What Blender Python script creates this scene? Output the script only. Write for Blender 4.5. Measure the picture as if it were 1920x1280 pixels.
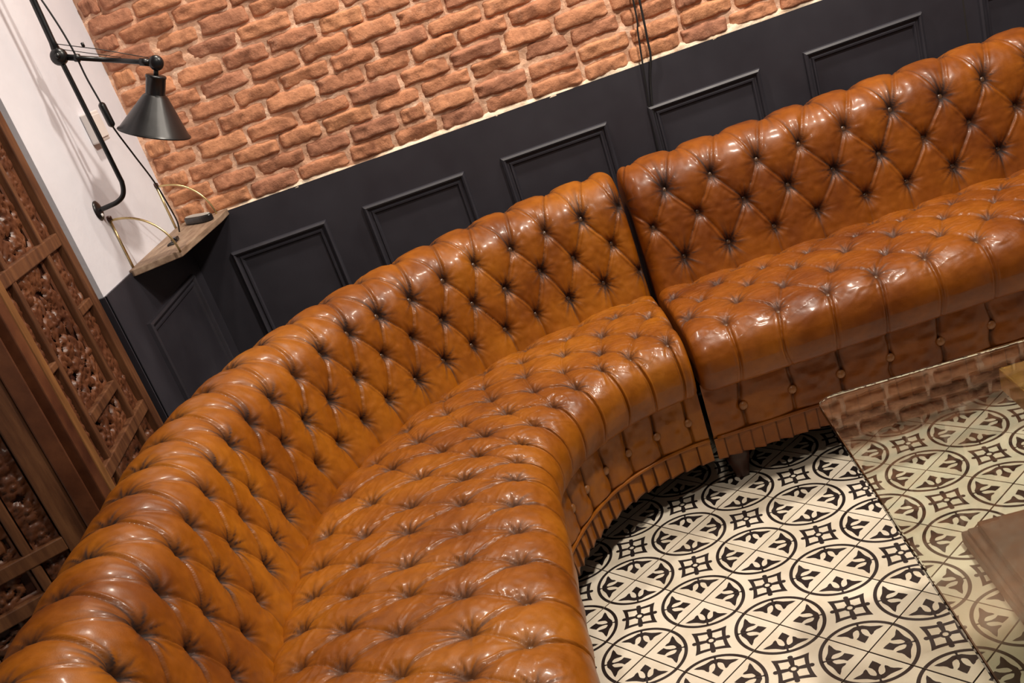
import bpy, bmesh, math, random
import numpy as np
from mathutils import Vector, Matrix

for _o in list(bpy.data.objects):
    bpy.data.objects.remove(_o, do_unlink=True)
SC = bpy.context.scene
COL = SC.collection
PI = math.pi
rnd = random.Random(7)

# ------------------------------------------------------------------ camera
# solved from the floor tiles, the wall panels and the room corner
R = [[0.94774537, -0.05507786, -0.31423739],
     [-0.30799912, -0.41471186, -0.85624215],
     [-0.08315799, 0.90828438, -0.41000517]]
CAM = (-0.25970, -2.00789, 1.33425)
FPX, CX, CY = 1939.32, 959.88, 841.51
cd = bpy.data.cameras.new('camera')
cam = bpy.data.objects.new('camera', cd)
COL.objects.link(cam)
cd.sensor_fit = 'HORIZONTAL'
cd.sensor_width = 36.0
cd.lens = FPX / 1920 * 36.0
cd.shift_x = (960 - CX) / 1920
cd.shift_y = (CY - 640) / 1920
cd.clip_start = 0.02
cam.matrix_world = Matrix(((R[0][0], -R[1][0], -R[2][0], CAM[0]),
                           (R[0][1], -R[1][1], -R[2][1], CAM[1]),
                           (R[0][2], -R[1][2], -R[2][2], CAM[2]),
                           (0, 0, 0, 1)))
SC.camera = cam

# ------------------------------------------------------------------ light
world = bpy.data.worlds.new('world')
SC.world = world
world.use_nodes = True
bg = world.node_tree.nodes['Background']
bg.inputs[0].default_value = (1.0, 0.95, 0.92, 1)
bg.inputs[1].default_value = 0.11


def ceiling_spot(name, loc, power, radius, col, aim=(0, 0, 0), angle=110, blend=0.6):
    l = bpy.data.lights.new(name, 'SPOT')
    l.energy = power
    l.shadow_soft_size = radius
    l.color = col
    l.spot_size = math.radians(angle)
    l.spot_blend = blend
    o = bpy.data.objects.new(name, l)
    o.location = loc
    o.rotation_euler = (Vector(aim) - Vector(loc)).to_track_quat('-Z', 'Y').to_euler()
    COL.objects.link(o)
    return o


WARM = (1.0, 0.90, 0.78)
ceiling_spot('ceiling_spot', (0.90, -0.14, 2.72), 205, 0.10, WARM, (0.1, -0.2, 0), 130)
ceiling_spot('ceiling_spot', (0.95, 0.78, 2.72), 75, 0.06, WARM, (0.9, 1.0, 0), 130)
ceiling_spot('ceiling_spot', (-0.45, 0.78, 2.72), 95, 0.06, WARM, (-0.5, 0.9, 0.6), 130)
ceiling_spot('ceiling_spot', (-0.20, -1.30, 2.72), 60, 0.08, WARM, (-0.5, -0.8, 0.2), 120)

vs = SC.view_settings
vs.view_transform = 'Standard'
vs.look = 'None'
vs.exposure = 0.0
vs.gamma = 1.0
vs.use_curve_mapping = False


# ------------------------------------------------------------------ helpers
def tag(o, label=None, cat=None, group=None, kind=None):
    if label: o['label'] = label
    if cat: o['category'] = cat
    if group: o['group'] = group
    if kind: o['kind'] = kind
    return o


def empty(name, loc=(0, 0, 0), rz=0.0):
    o = bpy.data.objects.new(name, None)
    o.empty_display_size = 0.05
    o.location = loc
    o.rotation_euler = (0, 0, rz)
    COL.objects.link(o)
    return o


def link(name, me, mat=None, parent=None):
    o = bpy.data.objects.new(name, me)
    COL.objects.link(o)
    if mat is not None:
        if isinstance(mat, (list, tuple)):
            for m in mat: me.materials.append(m)
        elif not me.materials:
            me.materials.append(mat)
    if parent is not None:
        o.parent = parent
    return o


def mesh_np(name, verts, quads, smooth=True, extra=None):
    me = bpy.data.meshes.new(name)
    verts = np.asarray(verts, dtype=np.float32)
    quads = np.asarray(quads, dtype=np.int32)
    loops = quads.ravel()
    starts = np.arange(0, len(loops), 4, dtype=np.int32)
    if extra:
        st = [len(loops)]
        for e in extra[:-1]: st.append(st[-1] + len(e))
        starts = np.concatenate([starts, np.array(st, np.int32)])
        loops = np.concatenate([loops] + [np.array(e, np.int32) for e in extra])
    me.vertices.add(len(verts)); me.vertices.foreach_set('co', verts.ravel())
    me.loops.add(len(loops)); me.loops.foreach_set('vertex_index', loops)
    me.polygons.add(len(starts)); me.polygons.foreach_set('loop_start', starts)
    me.update(calc_edges=True)
    me.validate()
    sm = np.ones(len(me.polygons), dtype=bool) if smooth else np.zeros(len(me.polygons), dtype=bool)
    if extra and smooth: sm[-len(extra):] = False
    me.polygons.foreach_set('use_smooth', sm)
    return me


def grid_quads(nu, nv, wrap_v=False):
    i, j = np.meshgrid(np.arange(nu - 1), np.arange(nv if wrap_v else nv - 1), indexing='ij')
    jn = (j + 1) % nv
    return np.stack([i * nv + j, (i + 1) * nv + j, (i + 1) * nv + jn, i * nv + jn], -1).reshape(-1, 4)


def grid_mesh(name, P, attr=None, caps=False, flip=False, smooth=True):
    nu, nv = P.shape[:2]
    q = grid_quads(nu, nv)
    if flip: q = q[:, ::-1]
    extra = None
    if caps:
        a = list(range(nv)); b = [(nu - 1) * nv + k for k in range(nv)]
        extra = [a if not flip else a[::-1], b[::-1] if not flip else b]
    me = mesh_np(name, P.reshape(-1, 3), q, smooth, extra)
    if attr is not None:
        for k, v in attr.items():
            at = me.attributes.new(k, 'FLOAT', 'POINT')
            at.data.foreach_set('value', np.asarray(v, np.float32).ravel())
    return me


class MB:
    """collects boxes, tubes and prisms into one mesh"""
    def __init__(s): s.v = []; s.f = []; s.sm = []

    def add(s, V, F, smooth=False):
        b = len(s.v)
        s.v += [tuple(x) for x in V]
        s.f += [tuple(b + i for i in f) for f in F]
        s.sm += [smooth] * len(F)
        return s

    def box(s, x0, x1, y0, y1, z0, z1):
        V = [(x, y, z) for x in (x0, x1) for y in (y0, y1) for z in (z0, z1)]
        F = [(0, 1, 3, 2), (4, 6, 7, 5), (0, 4, 5, 1), (2, 3, 7, 6), (0, 2, 6, 4), (1, 5, 7, 3)]
        return s.add(V, F)

    def tube(s, pts, r, n=10, caps=True):
        pts = [Vector(p) for p in pts]
        rs = r if isinstance(r, (list, tuple)) else [r] * len(pts)
        t0 = (pts[1] - pts[0]).normalized()
        up = Vector((0, 0, 1)) if abs(t0.z) < 0.9 else Vector((1, 0, 0))
        nrm = t0.cross(up).normalized()
        V = []; F = []
        for i, p in enumerate(pts):
            t = ((pts[min(i + 1, len(pts) - 1)] - pts[max(i - 1, 0)])).normalized()
            nrm = (nrm - t * nrm.dot(t)).normalized()
            bn = t.cross(nrm)
            for k in range(n):
                a = 2 * PI * k / n
                V.append(p + (nrm * math.cos(a) + bn * math.sin(a)) * rs[i])
        for i in range(len(pts) - 1):
            for k in range(n):
                k2 = (k + 1) % n
                F.append((i * n + k, i * n + k2, (i + 1) * n + k2, (i + 1) * n + k))
        s.add(V, F, True)
        if caps:
            m = len(pts) - 1
            s.add([V[k] for k in range(n)], [tuple(range(n - 1, -1, -1))])
            s.add([V[m * n + k] for k in range(n)], [tuple(range(n))])
        return s

    def lathe(s, prof, org, axis, n=24):
        """prof: list of (radius, distance along axis)"""
        axis = Vector(axis).normalized(); org = Vector(org)
        up = Vector((0, 0, 1)) if abs(axis.z) < 0.9 else Vector((1, 0, 0))
        e1 = axis.cross(up).normalized(); e2 = axis.cross(e1)
        V = []; F = []
        for r, d in prof:
            for k in range(n):
                a = 2 * PI * k / n
                V.append(org + axis * d + (e1 * math.cos(a) + e2 * math.sin(a)) * r)
        for i in range(len(prof) - 1):
            for k in range(n):
                k2 = (k + 1) % n
                F.append((i * n + k, (i + 1) * n + k, (i + 1) * n + k2, i * n + k2))
        return s.add(V, F, True)

    def prism(s, poly, z0, z1):
        n = len(poly)
        V = [(x, y, z0) for x, y in poly] + [(x, y, z1) for x, y in poly]
        F = [tuple(range(n - 1, -1, -1)), tuple(range(n, 2 * n))]
        F += [(i, (i + 1) % n, n + (i + 1) % n, n + i) for i in range(n)]
        return s.add(V, F)

    def build(s, name, mat, parent=None, bevel=0.0, seg=2):
        me = bpy.data.meshes.new(name)
        me.from_pydata(s.v, [], s.f)
        me.polygons.foreach_set('use_smooth', s.sm)
        me.update()
        bm = bmesh.new(); bm.from_mesh(me)
        bmesh.ops.remove_doubles(bm, verts=bm.verts, dist=1e-6)
        bmesh.ops.recalc_face_normals(bm, faces=bm.faces)
        if bevel:
            ed = [e for e in bm.edges if len(e.link_faces) == 2 and e.calc_face_angle(0) > 0.6]
            bmesh.ops.bevel(bm, geom=ed, offset=bevel, segments=seg, affect='EDGES', profile=0.5)
        bm.to_mesh(me); bm.free()
        return link(name, me, mat, parent)


def smooth_path(pts, per=8):
    pts = [Vector(p) for p in pts]
    P = [2 * pts[0] - pts[1]] + pts + [2 * pts[-1] - pts[-2]]
    out = []
    for i in range(1, len(P) - 2):
        a, b, c, d = P[i - 1:i + 3]
        for k in range(per):
            t = k / per
            out.append(0.5 * (2 * b + (c - a) * t + (2 * a - 5 * b + 4 * c - d) * t * t + (3 * b - a - 3 * c + d) * t ** 3))
    out.append(pts[-1])
    return out


def noise2(x, y, seed=0):
    """smooth value noise in -1..1"""
    x = np.asarray(x, float); y = np.asarray(y, float)
    xi = np.floor(x).astype(np.int64); yi = np.floor(y).astype(np.int64)
    xf = x - xi; yf = y - yi

    def h(a, b):
        n = (a * 374761393 + b * 668265263 + seed * 974711) & 0x7fffffff
        n = ((n ^ (n >> 13)) * 1274126177) & 0x7fffffff
        n = n ^ (n >> 16)
        return (n & 0xffff) / 32767.5 - 1.0
    u = xf * xf * (3 - 2 * xf); v = yf * yf * (3 - 2 * yf)
    return (h(xi, yi) * (1 - u) + h(xi + 1, yi) * u) * (1 - v) + (h(xi, yi + 1) * (1 - u) + h(xi + 1, yi + 1) * u) * v


# ------------------------------------------------------------------ materials
def new_mat(name):
    m = bpy.data.materials.new(name)
    m.use_nodes = True
    nt = m.node_tree
    return m, nt, nt.nodes['Principled BSDF']


def nd(nt, t, **kw):
    n = nt.nodes.new(t)
    for k, v in kw.items():
        if k.startswith('i_'):
            n.inputs[k[2:].replace('_', ' ')].default_value = v
        else:
            setattr(n, k, v)
    return n


def ramp(nt, stops, src):
    r = nt.nodes.new('ShaderNodeValToRGB')
    el = r.color_ramp.elements
    while len(el) < len(stops): el.new(0.5)
    for e, (p, c) in zip(el, stops):
        e.position = p; e.color = (*c, 1)
    nt.links.new(src, r.inputs[0])
    return r


def mixc(nt, fac, a, b, blend='MIX'):
    m = nt.nodes.new('ShaderNodeMix')
    m.data_type = 'RGBA'; m.blend_type = blend
    for k, v in ((0, fac), (6, a), (7, b)):
        if hasattr(v, 'is_output'): nt.links.new(v, m.inputs[k])
        elif isinstance(v, (int, float)): m.inputs[k].default_value = v
        else: m.inputs[k].default_value = (*v, 1)
    return m.outputs[2]


def mapr(nt, src, a, b, c, d):
    m = nt.nodes.new('ShaderNodeMapRange')
    nt.links.new(src, m.inputs[0])
    for k, v in zip((1, 2, 3, 4), (a, b, c, d)): m.inputs[k].default_value = v
    return m.outputs[0]


def noise_mat(name, stops, scale=8, rough=(0.5, 0.6), bump=0.0, bscale=40, detail=4, stretch=None, metallic=0.0, perobj=0.0, dist=0.002):
    m, nt, b = new_mat(name)
    tc = nd(nt, 'ShaderNodeTexCoord')
    mp = nd(nt, 'ShaderNodeMapping')
    nt.links.new(tc.outputs['Object'], mp.inputs[0])
    if stretch: mp.inputs['Scale'].default_value = stretch
    vec = mp.outputs[0]
    oi = nd(nt, 'ShaderNodeObjectInfo')
    if perobj:
        ad = nd(nt, 'ShaderNodeVectorMath', operation='SCALE'); ad.inputs[0].default_value = (17, 31, 23)
        nt.links.new(oi.outputs['Random'], ad.inputs['Scale'])
        a2 = nd(nt, 'ShaderNodeVectorMath', operation='ADD')
        nt.links.new(vec, a2.inputs[0]); nt.links.new(ad.outputs[0], a2.inputs[1])
        vec = a2.outputs[0]
    n1 = nd(nt, 'ShaderNodeTexNoise', i_Scale=scale, i_Detail=detail, i_Roughness=0.6)
    nt.links.new(vec, n1.inputs['Vector'])
    src = n1.outputs['Fac']
    if perobj:
        mm = nd(nt, 'ShaderNodeMath', operation='MULTIPLY_ADD'); mm.inputs[1].default_value = perobj; 
        nt.links.new(oi.outputs['Random'], mm.inputs[0]); nt.links.new(src, mm.inputs[2])
        mm2 = nd(nt, 'ShaderNodeMath', operation='SUBTRACT'); mm2.inputs[1].default_value = perobj / 2
        nt.links.new(mm.outputs[0], mm2.inputs[0]); src = mm2.outputs[0]
    r = ramp(nt, stops, src)
    nt.links.new(r.outputs[0], b.inputs['Base Color'])
    nt.links.new(mapr(nt, n1.outputs['Fac'], 0.3, 0.7, *rough), b.inputs['Roughness'])
    b.inputs['Metallic'].default_value = metallic
    if bump:
        n2 = nd(nt, 'ShaderNodeTexNoise', i_Scale=bscale, i_Detail=5.0, i_Roughness=0.65)
        nt.links.new(vec, n2.inputs['Vector'])
        bp = nd(nt, 'ShaderNodeBump', i_Strength=bump, i_Distance=dist)
        nt.links.new(n2.outputs['Fac'], bp.inputs['Height'])
        nt.links.new(bp.outputs[0], b.inputs['Normal'])
    return m


def leather_mat(name, k=(1, 1, 1)):
    m, nt, b = new_mat(name)
    tc = nd(nt, 'ShaderNodeTexCoord')
    n1 = nd(nt, 'ShaderNodeTexNoise', i_Scale=5.0, i_Detail=4.0, i_Roughness=0.6)
    n2 = nd(nt, 'ShaderNodeTexNoise', i_Scale=34.0, i_Detail=4.0, i_Roughness=0.65)
    n3 = nd(nt, 'ShaderNodeTexVoronoi', i_Scale=520.0)
    n4 = nd(nt, 'ShaderNodeTexNoise', i_Scale=120.0, i_Detail=4.0, i_Roughness=0.6)
    for n in (n1, n2, n3, n4): nt.links.new(tc.outputs['Object'], n.inputs['Vector'])
    st_ = [(0.3, (0.165, 0.041, 0.003)), (0.5, (0.275, 0.079, 0.003)), (0.72, (0.37, 0.120, 0.005))]
    base = ramp(nt, [(p_, tuple(a_ * b_ for a_, b_ in zip(c_, k))) for p_, c_ in st_], n1.outputs['Fac'])
    fine = ramp(nt, [(0.35, (0.72, 0.70, 0.68)), (0.6, (1, 1, 1))], n2.outputs['Fac'])
    c = mixc(nt, 0.55, base.outputs[0], fine.outputs[0], 'MULTIPLY')
    at = nd(nt, 'ShaderNodeAttribute', attribute_name='dye_crease')
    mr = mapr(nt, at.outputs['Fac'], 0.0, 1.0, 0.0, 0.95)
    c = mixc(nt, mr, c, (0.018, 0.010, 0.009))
    nt.links.new(c, b.inputs['Base Color'])
    rg = mapr(nt, n2.outputs['Fac'], 0.3, 0.75, 0.33, 0.48)
    ra_ = nd(nt, 'ShaderNodeMath', operation='MULTIPLY_ADD'); ra_.inputs[1].default_value = 0.30
    nt.links.new(at.outputs['Fac'], ra_.inputs[0]); nt.links.new(rg, ra_.inputs[2])
    nt.links.new(ra_.outputs[0], b.inputs['Roughness'])
    nt.links.new(mapr(nt, at.outputs['Fac'], 0, 0.7, 0.17, 0.0), b.inputs['Coat Weight'])
    b.inputs['Specular IOR Level'].default_value = 0.30
    b.inputs['Coat Roughness'].default_value = 0.15
    bp = nd(nt, 'ShaderNodeBump', i_Strength=0.18, i_Distance=0.0012)
    nt.links.new(n4.outputs['Fac'], bp.inputs['Height'])
    bp2 = nd(nt, 'ShaderNodeBump', i_Strength=0.10, i_Distance=0.0006)
    nt.links.new(n3.outputs['Distance'], bp2.inputs['Height'])
    nt.links.new(bp.outputs[0], bp2.inputs['Normal'])
    nt.links.new(bp2.outputs[0], b.inputs['Normal'])
    return m


def brick_mat():
    m, nt, b = new_mat('old_brick')
    tc = nd(nt, 'ShaderNodeTexCoord'); oi = nd(nt, 'ShaderNodeObjectInfo')
    sc = nd(nt, 'ShaderNodeVectorMath', operation='SCALE'); sc.inputs[0].default_value = (17, 31, 23)
    nt.links.new(oi.outputs['Random'], sc.inputs['Scale'])
    av = nd(nt, 'ShaderNodeVectorMath', operation='ADD')
    nt.links.new(tc.outputs['Object'], av.inputs[0]); nt.links.new(sc.outputs[0], av.inputs[1])
    ns = []
    for k, (scale, det) in enumerate(((14, 4), (45, 5), (30, 6), (110, 5))):
        n = nd(nt, 'ShaderNodeTexNoise', i_Scale=scale, i_Detail=float(det), i_Roughness=0.65)
        nt.links.new(av.outputs[0], n.inputs['Vector']); ns.append(n)
    c1 = ramp(nt, [(0.0, (0.40, 0.175, 0.102)), (0.3, (0.50, 0.215, 0.110)), (0.7, (0.55, 0.245, 0.125)), (1.0, (0.58, 0.265, 0.130))], oi.outputs['Random'])
    c2 = ramp(nt, [(0.30, (0.55, 0.48, 0.46)), (0.50, (1, 1, 1)), (0.75, (1.15, 1.12, 1.1))], ns[0].outputs['Fac'])
    c = mixc(nt, 0.9, c1.outputs[0], c2.outputs[0], 'MULTIPLY')
    c3 = ramp(nt, [(0.32, (0.5, 0.45, 0.43)), (0.52, (1, 1, 1))], ns[1].outputs['Fac'])
    c = mixc(nt, 0.6, c, c3.outputs[0], 'MULTIPLY')
    f = mapr(nt, ns[2].outputs['Fac'], 0.60, 0.74, 0.0, 0.65)
    c = mixc(nt, f, c, (0.62, 0.34, 0.22))
    nt.links.new(c, b.inputs['Base Color'])
    b.inputs['Roughness'].default_value = 0.88
    bp = nd(nt, 'ShaderNodeBump', i_Strength=0.9, i_Distance=0.005); nt.links.new(ns[1].outputs['Fac'], bp.inputs['Height'])
    b2 = nd(nt, 'ShaderNodeBump', i_Strength=0.5, i_Distance=0.0025); nt.links.new(ns[3].outputs['Fac'], b2.inputs['Height'])
    nt.links.new(bp.outputs[0], b2.inputs['Normal']); nt.links.new(b2.outputs[0], b.inputs['Normal'])
    return m


M = {}
M['leather'] = leather_mat('cognac_leather')
M['shaded_leather'] = leather_mat('shaded_leather', (0.84, 0.77, 1.0))  # same leather; dimmer light on the straight sofa worked into its colour
M['button'] = noise_mat('leather_button', [(0.3, (0.07, 0.035, 0.02)), (0.7, (0.16, 0.075, 0.035))], 60, (0.25, 0.35))
M['base_button'] = noise_mat('tan_leather_button', [(0.3, (0.22, 0.085, 0.025)), (0.7, (0.34, 0.14, 0.045))], 60, (0.3, 0.4))
M['under'] = noise_mat('dark_base_cloth', [(0.3, (0.012, 0.009, 0.008)), (0.7, (0.02, 0.015, 0.012))], 30, (0.8, 0.9))
M['foot'] = noise_mat('dark_turned_wood', [(0.3, (0.035, 0.012, 0.008)), (0.7, (0.07, 0.022, 0.013))], 30, (0.3, 0.45))
M['brick'] = brick_mat()
M['mortar'] = noise_mat('lime_mortar', [(0.3, (0.58, 0.30, 0.18)), (0.5, (0.74, 0.44, 0.29)), (0.72, (0.86, 0.63, 0.47))], 16, (0.9, 0.95), 0.8, 60, 6, dist=0.006)
M['pale_mortar'] = noise_mat('pale_lime_mortar', [(0.3, (0.55, 0.36, 0.23)), (0.55, (0.80, 0.66, 0.50)), (0.75, (0.86, 0.76, 0.62))], 22, (0.9, 0.95), 0.7, 60, 6, dist=0.006)
M['wainscot'] = noise_mat('blue_black_paint', [(0.3, (0.024, 0.022, 0.029)), (0.7, (0.031, 0.029, 0.038))], 6, (0.42, 0.52), 0.05, 160)
M['white'] = noise_mat('white_plaster', [(0.3, (0.61, 0.605, 0.665)), (0.7, (0.68, 0.675, 0.73))], 3, (0.75, 0.85), 0.18, 12, 4, None, 0, 0, 0.01)
M['ceiling'] = noise_mat('ceiling_paint', [(0.3, (0.30, 0.29, 0.28)), (0.7, (0.36, 0.35, 0.34))], 3, (0.8, 0.9))
M['cream'] = noise_mat('cream_tile', [(0.3, (0.66, 0.58, 0.45)), (0.5, (0.76, 0.68, 0.55)), (0.7, (0.82, 0.75, 0.62))], 9, (0.30, 0.42), 0, 0, 5, None, 0, 0.25)
M['ink'] = noise_mat('dark_tile_print', [(0.3, (0.012, 0.008, 0.008)), (0.7, (0.026, 0.018, 0.017))], 20, (0.30, 0.42))
M['grout'] = noise_mat('brown_grout', [(0.3, (0.06, 0.034, 0.02)), (0.7, (0.10, 0.062, 0.038))], 20, (0.8, 0.9))
M['black'] = noise_mat('black_painted_metal', [(0.3, (0.004, 0.004, 0.005)), (0.7, (0.007, 0.007, 0.009))], 12, (0.28, 0.36))
M['cable'] = noise_mat('black_cable', [(0.3, (0.008, 0.008, 0.009)), (0.7, (0.012, 0.012, 0.013))], 30, (0.5, 0.6))
M['brass'] = noise_mat('brushed_brass', [(0.3, (0.62, 0.47, 0.22)), (0.7, (0.72, 0.57, 0.30))], 30, (0.25, 0.35), metallic=1.0)
M['shelf'] = noise_mat('weathered_oak', [(0.3, (0.16, 0.10, 0.065)), (0.5, (0.27, 0.18, 0.12)), (0.7, (0.36, 0.26, 0.18))], 10, (0.55, 0.7), 0.1, 60, 5, (6, 1, 6))
M['plastic'] = noise_mat('white_plastic', [(0.3, (0.66, 0.62, 0.60)), (0.7, (0.70, 0.66, 0.64))], 5, (0.35, 0.4))
M['grey'] = noise_mat('grey_plastic', [(0.3, (0.35, 0.35, 0.33)), (0.7, (0.45, 0.45, 0.42))], 15, (0.3, 0.4))
M['carve'] = noise_mat('carved_teak', [(0.3, (0.050, 0.015, 0.007)), (0.5, (0.092, 0.030, 0.012)), (0.72, (0.145, 0.050, 0.018))], 9, (0.34, 0.46), 0.15, 70, 5)
M['frame'] = noise_mat('screen_frame_wood', [(0.3, (0.055, 0.020, 0.009)), (0.5, (0.105, 0.040, 0.016)), (0.72, (0.170, 0.070, 0.026))], 6, (0.38, 0.52), 0.12, 50, 5, (8, 8, 1))
M['strip'] = noise_mat('screen_bead_wood', [(0.3, (0.12, 0.050, 0.016)), (0.7, (0.24, 0.105, 0.032))], 6, (0.4, 0.5), 0.1, 50, 5, (8, 8, 1))
M['plinth'] = noise_mat('table_wood', [(0.3, (0.040, 0.013, 0.004)), (0.5, (0.070, 0.024, 0.007)), (0.7, (0.105, 0.039, 0.011))], 7, (0.55, 0.7), 0.1, 60, 5, (1, 5, 8))
M['gold'] = noise_mat('honey_wood', [(0.3, (0.24, 0.10, 0.014)), (0.5, (0.34, 0.155, 0.022)), (0.7, (0.42, 0.20, 0.035))], 8, (0.3, 0.4), 0.05, 60, 5, (1, 6, 6))
M['inlay'] = noise_mat('black_inlay', [(0.3, (0.02, 0.012, 0.006)), (0.7, (0.03, 0.018, 0.01))], 8, (0.3, 0.4))


def glass_mat():
    m, nt, b = new_mat('table_glass')
    b.inputs['Base Color'].default_value = (0.67, 0.73, 0.65, 1)
    b.inputs['Roughness'].default_value = 0.01
    b.inputs['Transmission Weight'].default_value = 1.0
    b.inputs['IOR'].default_value = 1.5
    return m


M['glass'] = glass_mat()

# ------------------------------------------------------------------ room shell
WX = -1.293          # left return wall
WY = 1.25            # back wall
WZ = 0.932           # top of the dark panelling
PY = 0.477           # front face of the left pier
XR = 3.2
HC = 2.95

# ---- floor and tiles
fl = MB().box(-2.6, XR, -3.6, WY + 0.1, -0.06, -0.0125).build('floor', M['grout'])
tag(fl, 'cream and black patterned cement tile floor', None, None, 'structure')
T = 0.2
TA = math.radians(-45 - 5.93)


def tile_mesh():
    g = 0.0007
    h = T / 2 - g
    V = []; F = []; MI = []

    def face(pts, mi, z=0.0):
        b = len(V)
        for x, y in pts: V.append((x, y, z))
        F.append(tuple(range(b, b + len(pts)))); MI.append(mi)
    # slab with a small bevelled edge
    e = 0.0008
    top = [(-h + e, -h + e), (h - e, -h + e), (h - e, h - e), (-h + e, h - e)]
    face(top, 0)
    o = [(-h, -h), (h, -h), (h, h), (-h, h)]
    for i in range(4):
        j = (i + 1) % 4
        b = len(V)
        V.extend([(*o[i], -e), (*o[j], -e), (*top[j], 0), (*top[i], 0)]); F.append((b, b + 1, b + 2, b + 3)); MI.append(2)
        b = len(V)
        V.extend([(*o[i], -0.0125), (*o[j], -0.0125), (*o[j], -e), (*o[i], -e)]); F.append((b, b + 1, b + 2, b + 3)); MI.append(2)
    zz = 0.00015
    for c in range(4):
        ca, sa = math.cos(c * PI / 2), math.sin(c * PI / 2)

        def tr(p):
            x, y = (p[0] - 0.5) * T, (p[1] - 0.5) * T
            return (ca * x - sa * y, sa * x + ca * y)
        lim = (g + e) / T
        # ring
        n = 18
        r0, r1 = 0.425, 0.462
        a0 = math.asin(lim / r0); a1 = PI / 2 - a0
        for i in range(n):
            t0 = a0 + (a1 - a0) * i / n; t1 = a0 + (a1 - a0) * (i + 1) / n
            face([tr((r * math.cos(t), r * math.sin(t))) for r, t in ((r0, t0), (r1, t0), (r1, t1), (r0, t1))], 1, zz)
        # lily: kite petal, stem, two fishtail leaves
        kite = [(0.094, 0.094), (0.140, 0.098), (0.192, 0.108), (0.192, 0.148), (0.208, 0.188), (0.240, 0.226), (0.226, 0.240), (0.188, 0.208), (0.148, 0.192), (0.108, 0.192), (0.098, 0.140)]
        face([tr(p) for p in kite], 1, zz)
        hub = [(0.238, 0.222), (0.268, 0.232), (0.298, 0.262), (0.290, 0.278), (0.318, 0.298), (0.298, 0.318), (0.278, 0.290), (0.262, 0.298), (0.232, 0.268), (0.222, 0.238)]
        face([tr(p) for p in hub], 1, zz)
        leaf = [(0.256, 0.234), (0.270, 0.204), (0.272, 0.178), (0.258, 0.152), (0.230, 0.118), (0.224, 0.100), (0.250, 0.096), (0.282, 0.104), (0.312, 0.098),
                (0.346, 0.080), (0.388, 0.066), (0.376, 0.100), (0.352, 0.138), (0.330, 0.180), (0.320, 0.214), (0.310, 0.252), (0.298, 0.266)]
        face([tr(p) for p in leaf], 1, zz)
        face([tr((p[1], p[0])) for p in leaf][::-1], 1, zz)
        # quarter of the middle star
        def q(u, v): return tr((0.5 - u, 0.5 - v))      # measured from the centre towards this corner
        N = 8
        out = []; inn = []
        for i in range(N + 1):
            t = i / N
            k = 4 * t * (1 - t)
            ox, oy = 0.262 * (1 - t), 0.262 * t
            out.append((ox - 0.020 * k, oy - 0.020 * k))
            ix, iy = 0.180 * (1 - t), 0.180 * t
            inn.append((ix - 0.006 * k, iy - 0.006 * k))
        for i in range(N):
            face([q(*out[i]), q(*out[i + 1]), q(*inn[i + 1]), q(*inn[i])], 1, zz)
        kn = [(0.122 + 0.027 * math.cos(a), 0.122 + 0.027 * math.sin(a)) for a in [2 * PI * i / 10 for i in range(10)]]
        face([q(*p) for p in kn], 1, zz + 0.00005)
        w = 0.013
        sp = [(0.026 + w, 0.026 - w), (0.095 + w * 1.6, 0.095 - w * 1.6), (0.095 - w * 1.6, 0.095 + w * 1.6), (0.026 - w, 0.026 + w)]
        face([q(*p) for p in sp], 1, zz + 0.0001)
    for i in range(16):
        t0, t1 = 2 * PI * i / 16, 2 * PI * (i + 1) / 16
        face([(T * r * math.cos(t), T * r * math.sin(t)) for r, t in ((0.027, t0), (0.054, t0), (0.054, t1), (0.027, t1))], 1, zz + 0.00012)
    me = bpy.data.meshes.new('tile')
    me.from_pydata(V, [], F)
    me.materials.append(M['cream']); me.materials.append(M['ink']); me.materials.append(M['grout'])
    me.polygons.foreach_set('material_index', MI)
    bm = bmesh.new(); bm.from_mesh(me)
    for f in bm.faces:
        f.normal_update()
        if f.normal.z < -0.5: f.normal_flip()
    bm.to_mesh(me); bm.free()
    return me


tm = tile_mesh()
ux, uy = math.cos(TA), math.sin(TA)
for i in range(-14, 18):
    for j in range(-18, 16):
        cxx = T * ((i + 0.5) * ux - (j + 0.5) * uy)
        cyy = T * ((i + 0.5) * uy + (j + 0.5) * ux)
        if -0.62 < cxx < 1.85 and -1.75 < cyy < 0.62:
            o = link('tile', tm, None, fl)
            o.location = (cxx, cyy, rnd.uniform(-0.0004, 0.0004))
            o.rotation_euler = (rnd.uniform(-.001, .001), rnd.uniform(-.001, .001), TA + rnd.choice((0, 1, 2, 3)) * PI / 2)
# the floor beyond the tiles one can see
bigtile = MB()
for i in range(-24, 34):
    for j in range(-34, 26):
        cxx = T * ((i + 0.5) * ux - (j + 0.5) * uy)
        cyy = T * ((i + 0.5) * uy + (j + 0.5) * ux)
        if (-2.4 < cxx < 3.0 and -3.4 < cyy < WY - 0.16) and not (-0.62 < cxx < 1.85 and -1.75 < cyy < 0.62) and not (cxx < WX + 0.14 and cyy > PY - 0.16):
            h = T / 2 - 0.0012
            pts = [(cxx + a * ux - b * uy, cyy + a * uy + b * ux) for a, b in ((-h, -h), (h, -h), (h, h), (-h, h))]
            bigtile.prism(pts, -0.0125, -0.0002)
tag(bigtile.build('outer_tiles', M['cream'], fl), None, None, None, 'stuff')

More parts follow.
